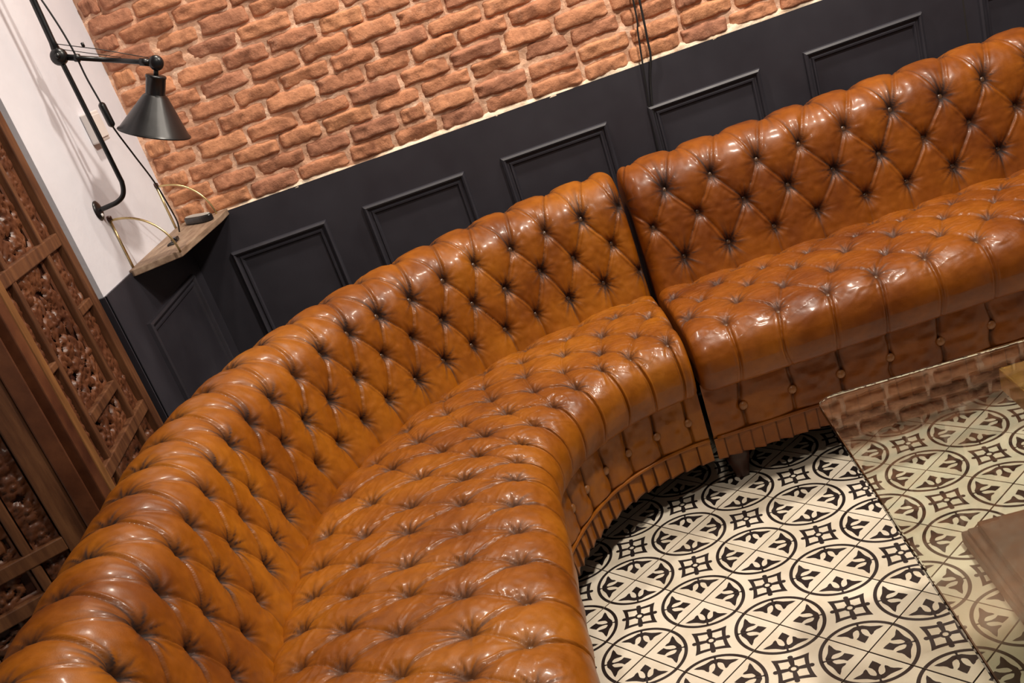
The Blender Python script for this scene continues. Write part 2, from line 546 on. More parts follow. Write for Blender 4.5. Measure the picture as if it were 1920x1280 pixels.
# ---- walls
wb = MB().box(WX - 0.5, XR, WY + 0.012, WY + 0.2, 0, HC).build('wall_back', M['mortar'])
tag(wb, 'back wall of old red brick above dark panelling', None, None, 'structure')
wl = MB().box(-2.6, WX, PY, WY + 0.1, 0, HC).build('wall_left', M['white'])
tag(wl, 'white plastered wall pier beside the brick wall', None, None, 'structure')
ce = MB().box(-2.6, XR, -3.6, WY + 0.2, HC, HC + 0.1).build('ceiling', M['ceiling'])
tag(ce, 'plain grey painted ceiling above the room', None, None, 'structure')

# rough mortar face
nx, nz = 620, 190
gx = np.linspace(WX - 0.01, XR, nx)[:, None] + np.zeros((1, nz)); gz = np.linspace(WZ - 0.01, 1.95, nz)[None, :] + np.zeros((nx, 1))
gd = 0.0025 * noise2(gx * 22, gz * 30, 3) + 0.002 * noise2(gx * 55, gz * 70, 4) + 0.0015 * noise2(gx * 140, gz * 140, 6) + 0.0030 * noise2(gx * 6, gz * 6, 7)
P = np.stack([gx, WY + 0.0018 - gd, gz], -1)
link('mortar', grid_mesh('mortar', P, flip=False), M['mortar'], wb)
# pale skim of mortar running along the panelling
nx, nz = 420, 12
gx = np.linspace(WX, XR, nx)[:, None] + np.zeros((1, nz)); tz = np.linspace(0, 1, nz)[None, :] + np.zeros((nx, 1))
hh = 0.013 + 0.010 * noise2(gx * 9, gx * 0, 8) + 0.006 * noise2(gx * 30, gx * 0, 9) + 0.022 * np.clip(gx + 0.2, 0, 1.0)
gz = WZ - 0.004 + tz * np.clip(hh, 0.006, 0.06)
P = np.stack([gx, WY - 0.010 + 0.016 * tz ** 2 - 0.003 * noise2(gx * 40, gz * 90, 5), gz], -1)
link('mortar_skim', grid_mesh('mortar_skim', P), M['pale_mortar'], wb)


# ---- bricks
def brick_mesh(seed, L=0.142, H=0.0445):
    nu, nv = 17, 8
    r = random.Random(seed)
    u = np.linspace(-1, 1, nu)[:, None] + np.zeros((1, nv)); v = np.linspace(-1, 1, nv)[None, :] + np.zeros((nu, 1))
    u = np.sign(u) * np.abs(u) ** 0.8; v = np.sign(v) * np.abs(v) ** 0.6
    ex = np.abs(u) ** 11; ez = np.abs(v) ** 8
    x = u * L / 2 * (1 + 0.02 * noise2(v * 2 + seed * 3.1, u * 0, seed))
    z = v * H / 2 * (1 + 0.13 * noise2(u * 3.2 + seed * 1.7, np.sign(v) * 5, seed + 50))
    x = x * (1 - 0.03 * np.abs(v) ** 4 * (1 + noise2(u * 0 + seed, v * 2, seed + 4))); z = z * (1 - 0.13 * np.abs(u) ** 8)
    y = -0.0085 + 0.010 * np.maximum(ex, ez) + 0.0040 * noise2(u * 2.4 + seed, v * 1.6, seed + 9) + 0.0022 * noise2(u * 6 + seed, v * 3, seed + 19)
    y = y + u * r.uniform(-0.002, 0.002) + v * r.uniform(-0.0025, 0.0025)
    P = np.stack([x, y, z], -1)
    # skirt back into the mortar
    idx = [(i, 0) for i in range(nu)] + [(nu - 1, j) for j in range(1, nv)] + [(i, nv - 1) for i in range(nu - 2, -1, -1)] + [(0, j) for j in range(nv - 2, 0, -1)]
    V = P.reshape(-1, 3).tolist()
    q = grid_quads(nu, nv).tolist()
    base = len(V); n = len(idx)
    for i, j in idx: V.append([P[i, j, 0] * 1.005, 0.02, P[i, j, 2] * 1.01])
    for k in range(n):
        a = idx[k][0] * nv + idx[k][1]; b = idx[(k + 1) % n][0] * nv + idx[(k + 1) % n][1]
        q.append([b, a, base + k, base + (k + 1) % n])
    return mesh_np('brick', V, np.array(q), True)


BM = [brick_mesh(s) for s in range(14)]
for b_ in BM: b_.materials.append(M['brick'])
CP, LP = 0.0518, 0.1545
far = []
nb = 0
for c in range(19):
    z = WZ + 0.030 + c * CP
    off = (0.0 if c % 2 else LP / 2) + rnd.uniform(-0.02, 0.02)
    x = WX + 0.004
    first = True
    while x < XR - 0.2:
        L = LP * rnd.uniform(0.9, 1.1)
        if first: L = LP - off if LP - off > 0.05 else LP; first = False
        if rnd.random() < 0.05: L *= 0.6
        near = (x < 1.05 and z < 1.72 - 0.30 * max(0.0, x + 1.2))
        bz = z + rnd.uniform(-0.003, 0.003)
        args = (BM[rnd.randrange(14)], (x + L / 2, WY + rnd.uniform(-0.003, 0.003), bz), (L - rnd.uniform(0.007, 0.013)) / 0.142, rnd.uniform(0.94, 1.06), rnd.uniform(-0.022, 0.022), rnd.choice((-1, 1)))
        if near:
            o = link('brick', args[0], None, wb); o.location = args[1]; nb += 1
            o.scale = (args[2], 1, args[3]); o.rotation_euler = (0, args[4], 0)
        else:
            far.append(args)
        x += L
print('bricks', nb, 'far', len(far))
V = []; Q = []
for me, loc, sx, sz, ry, sg in far:
    n = len(me.vertices); co = np.empty(n * 3, np.float32); me.vertices.foreach_get('co', co); co = co.reshape(-1, 3)
    b = sum(len(v) for v in V)
    V.append(co * np.array([sx, 1, sz]) + np.array(loc))
    lp = np.empty(len(me.loops), np.int32); me.loops.foreach_get('vertex_index', lp)
    Q.append(lp.reshape(-1, 4) + b)
o = link('outer_bricks', mesh_np('outer_bricks', np.concatenate(V), np.concatenate(Q)), M['brick'], wb)
tag(o, None, None, None, 'stuff')

# ---- dark panelling (wainscot)
tr1 = MB().box(WX, XR, WY - 0.012, WY + 0.012, 0, WZ).build('trim_1', M['wainscot'])
tag(tr1, 'blue-black panelling along the brick wall', None, None, 'structure')


def moulding(w, h, name='panel_moulding', parent=None, mat=None):
    """picture-frame moulding in local XZ, proud along -Y; origin at top left"""
    prof = [(0.000, 0.0), (0.002, 0.010), (0.008, 0.014), (0.013, 0.011), (0.016, 0.004), (0.021, 0.0035), (0.024, 0.0075), (0.029, 0.007), (0.033, 0.0)]
    V = []; F = []
    cor = [(0, 0, 1, -1), (w, 0, -1, -1), (w, -h, -1, 1), (0, -h, 1, 1)]
    n = len(prof)
    for cx_, cz_, sx, sz in cor:
        for d, p in prof: V.append((cx_ + sx * d, -p, cz_ + sz * d))
    for k in range(4):
        k2 = (k + 1) % 4
        for i in range(n - 1):
            F.append((k * n + i, k2 * n + i, k2 * n + i + 1, k * n + i + 1))
    mb = MB(); mb.add(V, F)
    return mb.build(name, mat or M['wainscot'], parent)


for x0, w in ((-1.175, 0.32), (-0.735, 0.334), (-0.284, 0.341), (0.185, 0.350), (0.668, 0.362), (1.195, 0.35), (1.66, 0.35), (2.12, 0.35), (2.58, 0.35)):
    o = moulding(w, 0.66, parent=tr1)
    o.location = (x0, WY - 0.012, 0.809)
# groove between two boards
MB().box(1.152, 1.157, WY - 0.0125, WY - 0.0115, 0.0, WZ).build('board_joint', M['under'], tr1)
MB().box(WX, WX + 0.004, WY - 0.0135, WY - 0.0115, 0, WZ).build('corner_joint', M['under'], tr1)

tr2 = MB().box(WX, WX + 0.006, PY - 0.006, WY - 0.012, 0, WZ).build('trim_2', M['wainscot'])
tag(tr2, 'blue-black panelling on the side of the white pier', None, None, 'structure')
MB().box(-2.6, WX + 0.006, PY - 0.012, PY, 0, WZ).build('pier_panel', M['wainscot'], tr2)
MB().box(WX + 0.0058, WX + 0.0075, PY + 0.001, PY + 0.004, 0, WZ).build('corner_bead', M['wainscot'], tr2)
o = moulding(0.5, 0.66, parent=tr2)
o.location = (WX + 0.006, 0.628, 0.806); o.rotation_euler = (0, 0, PI / 2)

# ------------------------------------------------------------------ sofas
JR, JCY = 0.90, -0.20


def f_base(th):
    """front of the base measured from the arc centre"""
    return f_arc(th) + 0.055 * np.sin(th) ** 10


def f_arc(th):
    return 0.11 * np.cos(th) + np.sqrt(0.39 ** 2 - (0.11 * np.sin(th)) ** 2)


class Curved:
    """arc of a quarter turn, then a straight run towards the camera"""
    def __init__(s, step=0.175, run=1.02, th0=0.4):
        th = np.radians(np.arange(th0, 90.0, step)); d = np.arange(0, run + 1e-6, 0.0028)
        s.th = np.concatenate([th, np.full(len(d), PI / 2)]); s.d = np.concatenate([np.zeros(len(th)), d])
        s.n = len(s.th); s.run = run; s.th0 = math.radians(th0)
        s.deg = np.degrees(s.th)

    def pos(s, r, z):
        th = s.th[:, None]; d = s.d[:, None]
        return np.stack([-r * np.sin(th), JCY + r * np.cos(th) - d, z + 0 * r], -1)

    def base(s): return f_base(s.th)
    def bulge(s): return f_arc(s.th) - 0.056 * np.cos(s.th) ** 0.8 + 0.010 * np.sin(s.th) ** 4
    def J(s): return JR + 0.022 * np.sin(s.th) ** 6
    def lean(s): return 1 - 0.04 * np.sin(s.th) ** 6
    def drop(s): return 0.004 * np.sin(s.th) ** 6
    def u_back(s): return (s.deg - 7.4) / 6.37 + 0.5 + s.d / 0.108
    def u_seat(s): return (s.deg - 5.0) / 10.0 + s.d / 0.112
    def ends(s):
        a = (s.th - s.th0) * 0.9 + s.d; b = s.run - s.d + (PI / 2 - s.th) * 0.9
        return np.minimum(a, b)
    def arclen(s): return s.th * 0.40 + s.d


class Straight:
    def __init__(s, x0=0.008, x1=1.80):
        s.x = np.arange(x0, x1, 0.0028); s.n = len(s.x); s.x0 = x0; s.x1 = s.x[-1]

    def pos(s, r, z):
        # runs the other way so that faces keep the same winding as the curved one
        x = s.x[::-1][:, None]
        return np.stack([x + 0 * r, JCY + r + 0 * x, z + 0 * r], -1)

    def _r(s): return s.x[::-1]
    def base(s): return np.full(s.n, 0.50)
    def bulge(s): return np.full(s.n, 0.444)
    def J(s): return np.full(s.n, JR)
    def lean(s): return np.ones(s.n)
    def drop(s): return np.zeros(s.n)
    def u_back(s): return (s._r() - 0.113) / 0.1225 + 0.5
    def u_seat(s): return (s._r() - 0.097) / 0.1225
    def ends(s): return np.minimum(s._r() - s.x0, s.x1 - s._r())
    def arclen(s): return s._r()


def tuft(u, v, v0, v1, seed, jit=0.05, wr=0.06, flat=0.26):
    """height 0..1 of a diamond-buttoned surface, dye 0..1; buttons at even v on whole u, at odd v on half u"""
    u = u + jit * noise2(u * 0.9 + 3, v * 0.9, seed); v = v + jit * noise2(u * 0.9 + 40, v * 0.9 + 7, seed + 1)
    vc = np.clip(v, v0, v1)
    a = u + vc / 2; b = u - vc / 2
    ra, rb = np.round(a), np.round(b)
    da, db = a - ra, b - rb
    fa, fb = np.abs(da), np.abs(db)
    # metric offset from nearest button
    du = (da + db) / 2; dv = (da - db) + (v - vc) * 0.9
    D = np.sqrt((du * 1.25) ** 2 + (dv * 0.85) ** 2)
    pil = (np.sin(PI * fa) * np.sin(PI * fb)) ** flat
    lift = np.sin(np.clip(D / 0.38, 0, 1) * PI / 2) ** 0.8
    h = 0.52 * lift + 0.48 * pil
    # doubled fold line beside each pleat, a lip on one side of it
    inside = np.clip((v - v0) * 4 + 1, 0, 1) * np.clip((v1 - v) * 4 + 1, 0, 1)
    fold = np.exp(-((da - 0.062) / 0.026) ** 2) * np.clip(fb * 3, 0, 1) + np.exp(-((db + 0.062) / 0.026) ** 2) * np.clip(fa * 3, 0, 1)
    h = h + 0.11 * fold * inside
    # radiating wrinkles
    ang = np.arctan2(dv, du * 1.2)
    ph = (ra * 12.9898 + rb * 78.233 + seed) % 6.283
    w = np.sin(9 * ang + ph) + 0.8 * np.sin(15 * ang + 2.1 * ph) + 0.6 * np.sin(22 * ang + 3.3 * ph)
    env = np.exp(-(D / 0.30) ** 2) * np.clip((D - 0.05) / 0.08, 0, 1)
    h = h + wr * w * env * 0.5
    # button dimple
    h = h - 0.25 * np.exp(-(D / 0.085) ** 2)
    rv = 0.55 + 0.45 * np.sin(ph * 7.7)
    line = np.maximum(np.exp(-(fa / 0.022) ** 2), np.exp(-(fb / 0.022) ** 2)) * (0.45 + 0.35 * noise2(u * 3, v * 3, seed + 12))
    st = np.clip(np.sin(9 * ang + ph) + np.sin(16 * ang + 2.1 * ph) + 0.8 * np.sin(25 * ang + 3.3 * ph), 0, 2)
    dye_crease = np.clip((0.7 + 0.3 * rv) * np.exp(-(D / 0.17) ** 2) + 0.75 * st * np.exp(-(D / (0.24 + 0.10 * rv)) ** 2) * (0.35 + 0.65 * rv) + 0.75 * line, 0, 1)  # dyed rings and streaks round the buttons, plus darker lines along the pleats
    return h, dye_crease, D


def curve_prof(pts, n):
    """smooth profile; pts (x, z, v or None); returns x, z, v arrays"""
    V = smooth_path([(p[0], p[1], 0) for p in pts], 14)
    xy = np.array([(p.x, p.y) for p in V])
    s = np.concatenate([[0], np.cumsum(np.hypot(*np.diff(xy, axis=0).T))])
    key = [(s[i * 14], p[2]) for i, p in enumerate(pts) if p[2] is not None]
    ss = np.linspace(0, s[-1], n)
    x = np.interp(ss, s, xy[:, 0]); z = np.interp(ss, s, xy[:, 1])
    ks = np.array([k[0] for k in key]); kv = np.array([k[1] for k in key], float)
    v = np.interp(ss, ks, kv)
    sl0 = (kv[1] - kv[0]) / (ks[1] - ks[0]); sl1 = (kv[-1] - kv[-2]) / (ks[-1] - ks[-2])
    v = np.where(ss < ks[0], kv[0] + (ss - ks[0]) * sl0, v); v = np.where(ss > ks[-1], kv[-1] + (ss - ks[-1]) * sl1, v)
    return x, z, v, ss


def normals(P):
    a = np.gradient(P, axis=0); b = np.gradient(P, axis=1)
    n = np.cross(b, a)
    return n / (np.linalg.norm(n, axis=-1, keepdims=True) + 1e-12)


def button_mesh(name, r=0.0085):
    mb = MB()
    mb.lathe([(r * 0.8, -0.004), (r, 0.0), (r * 0.95, r * 0.25), (r * 0.75, r * 0.45), (r * 0.4, r * 0.58), (0.0005, r * 0.62)], (0, 0, 0), (0, 0, 1), 10)
    o = mb.build(name, M['button'])
    me = o.data
    bpy.data.objects.remove(o)
    return me


BTN = button_mesh('button')
BTN2 = button_mesh('base_button', 0.0112)
BTN2.materials.clear(); BTN2.materials.append(M['base_button'])


def put_buttons(me, P, N, U, Vv, D, rows, u0, u1, root, name, h=0.002, sc=1.0):
    """one button object at every lattice node; rows: list of (v, half)"""
    for v, half in rows:
        j = int(np.argmin(np.abs(Vv - v)))
        k = math.ceil(u0 - half)
        while k + half <= u1:
            i = int(np.argmin(np.abs(U - (k + half))))
            # nearest lowest point around the node
            i0, i1, j0, j1 = max(i - 12, 0), min(i + 13, len(U)), max(j - 11, 0), min(j + 12, len(Vv))
            o = link(name, me, None, root)
            a_, b_ = np.unravel_index(np.argmin(D[i0:i1, j0:j1]), (i1 - i0, j1 - j0))
            p = P[i0 + a_, j0 + b_]; n = N[i0 + a_, j0 + b_]
            o.location = p + n * h; o.scale = (sc, sc, sc)
            o.rotation_euler = Vector(n).to_track_quat('Z', 'Y').to_euler()
            k += 1


def build_sofa(path, root, seed, seat_amp=0.0185, dye_crease_amp=1.0, lm=None):
    n = path.n
    ends = path.ends()
    # ---------------- back
    prof = [(-0.010, 0.34, None), (-0.002, 0.40, None), (0.010, 0.45, None), (0.020, 0.49, 3), (0.040, 0.583, 2), (0.060, 0.668, 1), (0.080, 0.703, None), (0.118, 0.724, None),
            (0.168, 0.727, 0), (0.212, 0.708, None), (0.242, 0.670, None), (0.246, 0.60, None), (0.236, 0.50, None), (0.230, 0.36, None), (0.230, 0.115, None)]
    nv = 320
    px, pz, pv, ps = curve_prof(prof, nv)
    r = path.J()[:, None] + px[None, :] * path.lean()[:, None]; z = pz[None, :] - path.drop()[:, None] * np.clip((pz[None, :] - 0.45) / 0.25, 0, 1)
    B = path.pos(r, z)
    N = normals(B)
    U = path.u_back()
    u2 = U[:, None] + np.zeros((1, nv)); v2 = pv[None, :] + np.zeros((n, 1))
    h, dye_crease, D = tuft(u2, v2, 0, 3, seed, 0.06, 0.085)
    fade = np.clip((ps[-1] - ps - 0.25) / 0.25, 0, 1)[None, :] * np.clip((v2 * 0 + ps[None, :]) / 0.05, 0, 1)
    e = ends[:, None]; R_ = 0.035
    rd = R_ * (1 - np.sqrt(np.clip(1 - (1 - np.clip(e / R_, 0, 1)) ** 2, 0, 1)))
    H = 0.0265
    hh = H * h * (0.25 + 0.75 * fade) * (0.80 + 0.20 * np.clip(v2, 0, 1)) - rd + 0.0008 * noise2(u2 * 9, v2 * 7, seed + 5)
    P = B + N * hh[..., None]
    dye_crease = dye_crease * fade
    me = grid_mesh('backrest', P, {'dye_crease': dye_crease * dye_crease_amp}, caps=True)
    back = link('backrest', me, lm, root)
    NN = normals(P)
    umin, umax = U.min(), U.max()
    put_buttons(BTN, P, N, U, pv, D, [(0, 0.0), (1, 0.5), (2, 0.0), (3, 0.5)], umin + 0.22, umax - 0.22, root, 'button', 0.003)
    # ---------------- seat
    sp = [(1.0, 0.31, None), (1.0, 0.360, None), (0.978, 0.392, None), (0.935, 0.415, None), (0.865, 0.424, 4), (0.705, 0.431, 3), (0.515, 0.433, 2), (0.315, 0.431, 1), (0.125, 0.424, 0),
          (0.045, 0.405, None), (0.006, 0.378, None), (0.0, 0.350, None), (0.008, 0.318, None), (0.035, 0.296, None), (0.12, 0.288, None), (0.3, 0.288, None)]
    # profile laid out in metres for an average depth of 0.46 then scaled
    sp = [(q * 0.46, z_, v_) for q, z_, v_ in sp]
    nv = 290
    px, pz, pv, ps = curve_prof(sp, nv)
    bul = path.bulge()
    L = path.J() - bul
    q = px / 0.46
    r = bul[:, None] + q[None, :] * L[:, None]
    z = pz[None, :] + np.zeros((n, 1))
    B = path.pos(r, z)
    N = -normals(B)
    U = path.u_seat()
    u2 = U[:, None] + np.zeros((1, nv)); v2 = pv[None, :] + np.zeros((n, 1))
    h, dye_crease, D = tuft(u2, v2, 0, 4, seed + 77, 0.10, 0.11, 0.33)
    fade = np.clip(ps / 0.06, 0, 1)[None, :] * np.clip((ps[-1] - ps - 0.10) / 0.08, 0, 1)[None, :]
    front = np.clip(-v2, 0, 1)
    rd = R_ * (1 - np.sqrt(np.clip(1 - (1 - np.clip(e / R_, 0, 1)) ** 2, 0, 1))) * 0.6
    # stretch creases running across the columns
    cr = 1 - np.abs(noise2(u2 * 1.3 + 0.9 * v2, v2 * 5.5 - 3 * u2, seed + 31)); cr = np.clip((cr - 0.86) / 0.14, 0, 1)
    soft = noise2(u2 * 1.1, v2 * 1.1, seed + 61)
    fq = u2 + 0.10 * noise2(u2 * 0.9 + 3, v2 * 0.9, seed + 77); dq = fq - np.round(fq)
    pleat = np.clip(front * 2.5, 0, 1) * (-0.0045 * np.exp(-(dq / 0.022) ** 2) + 0.0022 * np.exp(-((np.abs(dq) - 0.055) / 0.022) ** 2))
    hh = (seat_amp * h * (1 - 0.30 * front) + pleat) * fade - rd + (0.0016 * cr * (1 - front) + (0.003 * soft + 0.0009 * noise2(u2 * 8, v2 * 9, seed + 6)) * (1 - 0.75 * front)) * fade
    P = B + N * hh[..., None]
    me = grid_mesh('seat', P, {'dye_crease': dye_crease * fade * 0.75 * dye_crease_amp * (1 - 0.6 * front)}, caps=True, flip=True)
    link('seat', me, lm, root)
    put_buttons(BTN, P, N, U, pv, D, [(0, 0.0), (1, 0.5), (2, 0.0), (3, 0.5), (4, 0.0)], U.min() + 0.25, U.max() - 0.25, root, 'button', 0.001, 0.8)
    # ---------------- base front with vertical pleats
    nv = 46
    zz = np.linspace(0.305, 0.150, nv)
    bs = path.base()
    r = bs[:, None] + np.zeros((1, nv)); z = zz[None, :] + np.zeros((n, 1))
    B = path.pos(r, z); N = -normals(B)
    u2 = U[:, None] + 0.05 * noise2(U[:, None] * 1.7, zz[None, :] * 22, seed + 3)
    fu = np.abs(u2 - np.round(u2))
    D = np.sqrt((fu * 0.1) ** 2 + (z - 0.215) ** 2)
    hb = 0.013 * np.sin(PI * fu) ** 0.40 - 0.003 * np.exp(-(fu / 0.03) ** 2) + 0.0015 * noise2(u2 * 5, z * 60, seed + 8) - 0.004 * np.exp(-(D / 0.012) ** 2)
    P = B + N * (hb * np.clip(np.minimum((zz - 0.148) / 0.015, 1), 0, 1)[None, :])[..., None]
    pleat_dark = np.clip(0.75 * np.exp(-(fu / 0.05) ** 2) * (0.6 + 0.5 * noise2(u2 * 3, z * 50, seed)), 0, 1)  # darker along each vertical pleat
    link('base_panel', grid_mesh('base_panel', P, {'dye_crease': pleat_dark}, flip=True), lm, root)
    j = int(np.argmin(np.abs(zz - 0.215)))
    for k in range(math.ceil(U.min() + 0.2), math.floor(U.max() - 0.2) + 1):
        i = int(np.argmin(np.abs(U - k)))
        o = link('base_button', BTN2, None, root)
        o.location = P[i, j] + N[i, j] * 0.006
        o.rotation_euler = Vector(N[i, j]).to_track_quat('Z', 'Y').to_euler()
    # ---------------- pleated skirt
    nv = 10
    zz = np.linspace(0.151, 0.094, nv)
    al = path.arclen()
    per = 0.0335
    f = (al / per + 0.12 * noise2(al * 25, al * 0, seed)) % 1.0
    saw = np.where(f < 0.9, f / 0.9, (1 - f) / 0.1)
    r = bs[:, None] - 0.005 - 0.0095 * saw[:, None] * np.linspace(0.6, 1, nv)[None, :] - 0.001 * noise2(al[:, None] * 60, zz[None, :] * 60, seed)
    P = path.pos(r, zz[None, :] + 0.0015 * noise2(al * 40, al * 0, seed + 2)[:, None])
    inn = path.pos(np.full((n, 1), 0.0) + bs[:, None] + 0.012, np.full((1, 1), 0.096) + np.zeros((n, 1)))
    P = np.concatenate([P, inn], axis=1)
    dk = np.zeros(P.shape[:2]); dk[:, :nv] = (np.exp(-((f - 0.95) / 0.06) ** 2) * 0.85)[:, None]  # darker where one skirt pleat meets the next
    link('skirt', grid_mesh('skirt', P, {'dye_crease': dk}, flip=True), lm, root)
    # ---------------- piping above the skirt
    Q = path.pos((bs - 0.010)[:, None], np.full((n, 1), 0.1535))[::6, 0]
    mb = MB().tube([tuple(p) for p in Q], 0.0048, 8)
    link('piping', mb.build('piping_', lm).data, None, root)
    bpy.data.objects.remove(bpy.data.objects['piping_'])
    # ---------------- hidden carcass
    i = slice(None, None, 8)
    nn = len(range(0, n, 8))
    zs = [0.10, 0.30, 0.30, 0.10, 0.10]
    rs = [bs[i] + 0.014, bs[i] + 0.014, np.full(nn, JR + 0.222), np.full(nn, JR + 0.222), bs[i] + 0.014]
    sub = []
    for rr, z_ in zip(rs, zs):
        full = np.interp(np.arange(n), np.arange(0, n, 8), rr)
        sub.append(path.pos(full[:, None], np.full((n, 1), z_))[i, 0])
    link('carcass', grid_mesh('carcass', np.stack(sub, 1), None, caps=False, smooth=False), M['under'], root)
    return back


def bun_foot(x, y, root):
    mb = MB().lathe([(0.0, 0.0), (0.017, 0.0), (0.019, 0.004), (0.022, 0.025), (0.029, 0.05), (0.031, 0.066), (0.026, 0.074), (0.030, 0.080), (0.030, 0.102), (0.0, 0.102)], (x, y, 0.0005), (0, 0, 1), 20)
    mb.build('foot', M['foot'], root)


sofa_c = empty('curved_sofa')
tag(sofa_c, 'curved deep-buttoned tan leather corner sofa section sweeping around the tiled floor', 'sofa')
pc = Curved()
build_sofa(pc, sofa_c, 11, lm=M['leather'])
for th, rr in ((4, 0.68), (4, 1.06), (60, 0.62), (60, 1.06)):
    t = math.radians(th)
    bun_foot(-rr * math.sin(t), JCY + rr * math.cos(t), sofa_c)
for yy in (-0.6, -1.15):
    bun_foot(-0.52, yy, sofa_c); bun_foot(-1.06, yy, sofa_c)

sofa_s = empty('straight_sofa')
tag(sofa_s, 'straight deep-buttoned tan leather sofa section below the panelling, behind the glass table', 'sofa')
ps_ = Straight()
build_sofa(ps_, sofa_s, 29, lm=M['shaded_leather'])
for xx in (0.062, 1.72):
    bun_foot(xx, 0.352, sofa_s); bun_foot(xx, 0.86, sofa_s)


# ------------------------------------------------------------------ coffee table
tb = empty('coffee_table', (0.142, -0.255, 0.0), math.radians(-4.0))
tag(tb, 'glass-topped coffee table with rounded corner on a dark wooden pedestal', 'table')
# local frame: far left corner of the glass at the origin, +X along the sofa, -Y towards the camera
GW, GD = 1.25, 1.15


def rounded(w, d, r, n=8):
    pts = []
    for cx_, cy_, a0 in ((w - r, -r, 0), (r, -r, 90), (r, -d + r, 180), (w - r, -d + r, 270)):
        for k in range(n + 1):
            a = math.radians(a0 + 90 * k / n)
            pts.append((cx_ + r * math.cos(a), cy_ + r * math.sin(a)))
    return pts


MB().prism(rounded(GW, GD, 0.035), 0.438, 0.450).build('glass_top', M['glass'], tb, 0.0025, 2)
tx0, ty0, tx1, ty1 = 0.305, -0.070, 0.935, -1.12
mb = MB().box(tx0, tx1, ty1, ty0, 0.392, 0.4365).build('top_board', M['gold'], tb, 0.004)
# dark inlaid line around the board
il = MB()
for a, w in ((0.040, 0.006),):
    z0, z1 = 0.4360, 0.4368
    il.box(tx0 + a, tx1 - a, ty0 - a - w, ty0 - a, z0, z1); il.box(tx0 + a, tx1 - a, ty1 + a, ty1 + a + w, z0, z1)
    il.box(tx0 + a, tx0 + a + w, ty1 + a + w, ty0 - a - w, z0, z1); il.box(tx1 - a - w, tx1 - a, ty1 + a + w, ty0 - a - w, z0, z1)
il.build('inlay_line', M['inlay'], tb)
MB().box(tx0 + 0.045, tx1 - 0.045, ty1 + 0.045, ty0 - 0.05, 0.06, 0.392).build('pedestal', M['plinth'], tb, 0.003)
pl = MB()
for a, z0, z1 in ((0.0, 0.002, 0.030), (0.010, 0.030, 0.040), (0.026, 0.040, 0.062)):
    pl.box(0.235 + a, 1.0 - a, -1.16 + a, 0.062 - a, z0, z1)
pl.build('plinth', M['plinth'], tb, 0.004)

# ------------------------------------------------------------------ folding screen
scr = empty('folding_screen', (-1.31, 0.45, 0))
tag(scr, 'carved dark wooden folding screen standing behind the curved sofa', 'screen')


def carve_mesh(w, h, seed, pierced=True):
    """scrolling leaf and flower relief, local x 0..w, z 0..h, relief towards -y"""
    st = 0.0032
    nx_, nz_ = max(int(w / st), 8), max(int(h / st), 8)
    x = np.linspace(0, w, nx_)[:, None] + np.zeros((1, nz_)); z = np.linspace(0, h, nz_)[None, :] + np.zeros((nx_, 1))
    rr = random.Random(seed)
    H = np.zeros((nx_, nz_))
    cw = min(w, 0.16)

    def bump(cx_, cz_, a, b, ang, hh, notch=0):
        ca, sa = math.cos(ang), math.sin(ang)
        for sx in (1, -1):
            xx = (x - w / 2) * sx + w / 2
            p = ((xx - cx_) * ca + (z - cz_) * sa) / a; q = (-(xx - cx_) * sa + (z - cz_) * ca) / b
            d = p * p + q * q
            v = np.where(d < 1, hh * np.clip(1 - d, 0, 1) ** 0.35 * (1 - 0.45 * np.exp(-(q / 0.18) ** 2) * notch), 0)
            np.maximum(H, v, out=H)
    cz_ = 0.02
    while cz_ < h:
        # flower with petals, then pairs of leaves
        fx = w / 2 + rr.uniform(-0.25, 0.25) * w * (w > 0.12)
        for k in range(7):
            a = 2 * PI * k / 7 + rr.random()
            bump(fx + 0.016 * math.cos(a), cz_ + 0.016 * math.sin(a), 0.012, 0.0065, a, 0.010, 1)
        bump(fx, cz_, 0.007, 0.007, 0, 0.012)
        for k in range(int(3 + 55 * w)):
            a = rr.uniform(0, 2 * PI)
            bump(rr.uniform(0.0, w), cz_ + rr.uniform(-0.028, 0.05), rr.uniform(0.011, 0.021), rr.uniform(0.0042, 0.0075), a, rr.uniform(0.006, 0.009), 1)
        cz_ += 0.055
    # stems
    for k in range(3):
        ph = rr.uniform(0, 6)
        xc = w / 2 + 0.36 * w * np.sin(z * 42 + ph)
        H = np.maximum(H, 0.006 * np.exp(-((x - xc) / 0.0045) ** 2))
    H = np.where((np.minimum(x, w - x) < 0.005) | (np.minimum(z, h - z) < 0.005), np.maximum(H, 0.004), H)
    P = np.stack([x, -H, z], -1)
    q = grid_quads(nx_, nz_)
    q = q[H.reshape(-1)[q].max(axis=1) > 0.0015]
    return mesh_np('carved_panel', P.reshape(-1, 3), q)


def screen_leaf(name, w, uprights, rails, parent, loc, rz, cells, seed):
    leaf = MB().box(0.004, w - 0.004, 0.012, 0.018, 0.03, 1.79).build(name, M['foot'], parent)
    leaf.location = loc; leaf.rotation_euler = (0, 0, rz)
    for x0, x1, mat, t in uprights:
        MB().box(x0, x1, -t, 0.024, 0.0, 1.82).build('stile', M[mat], leaf, 0.003)
    for x0, x1, z0, z1 in rails:
        MB().box(x0, x1, -0.013, 0.022, z0, z1).build('rail', M['frame'], leaf, 0.0025)
    for k, (x0, x1, z0, z1) in enumerate(cells):
        o = link('carved_panel', carve_mesh(x1 - x0, z1 - z0, seed + k), M['carve'], leaf)
        o.location = (x0, 0.006, z0)
    return leaf


# leaf beside the pier: local x from its far edge towards the camera
dA = Vector((0.083, -1.0, 0)).normalized()
rzA = math.atan2(dA.y, dA.x)
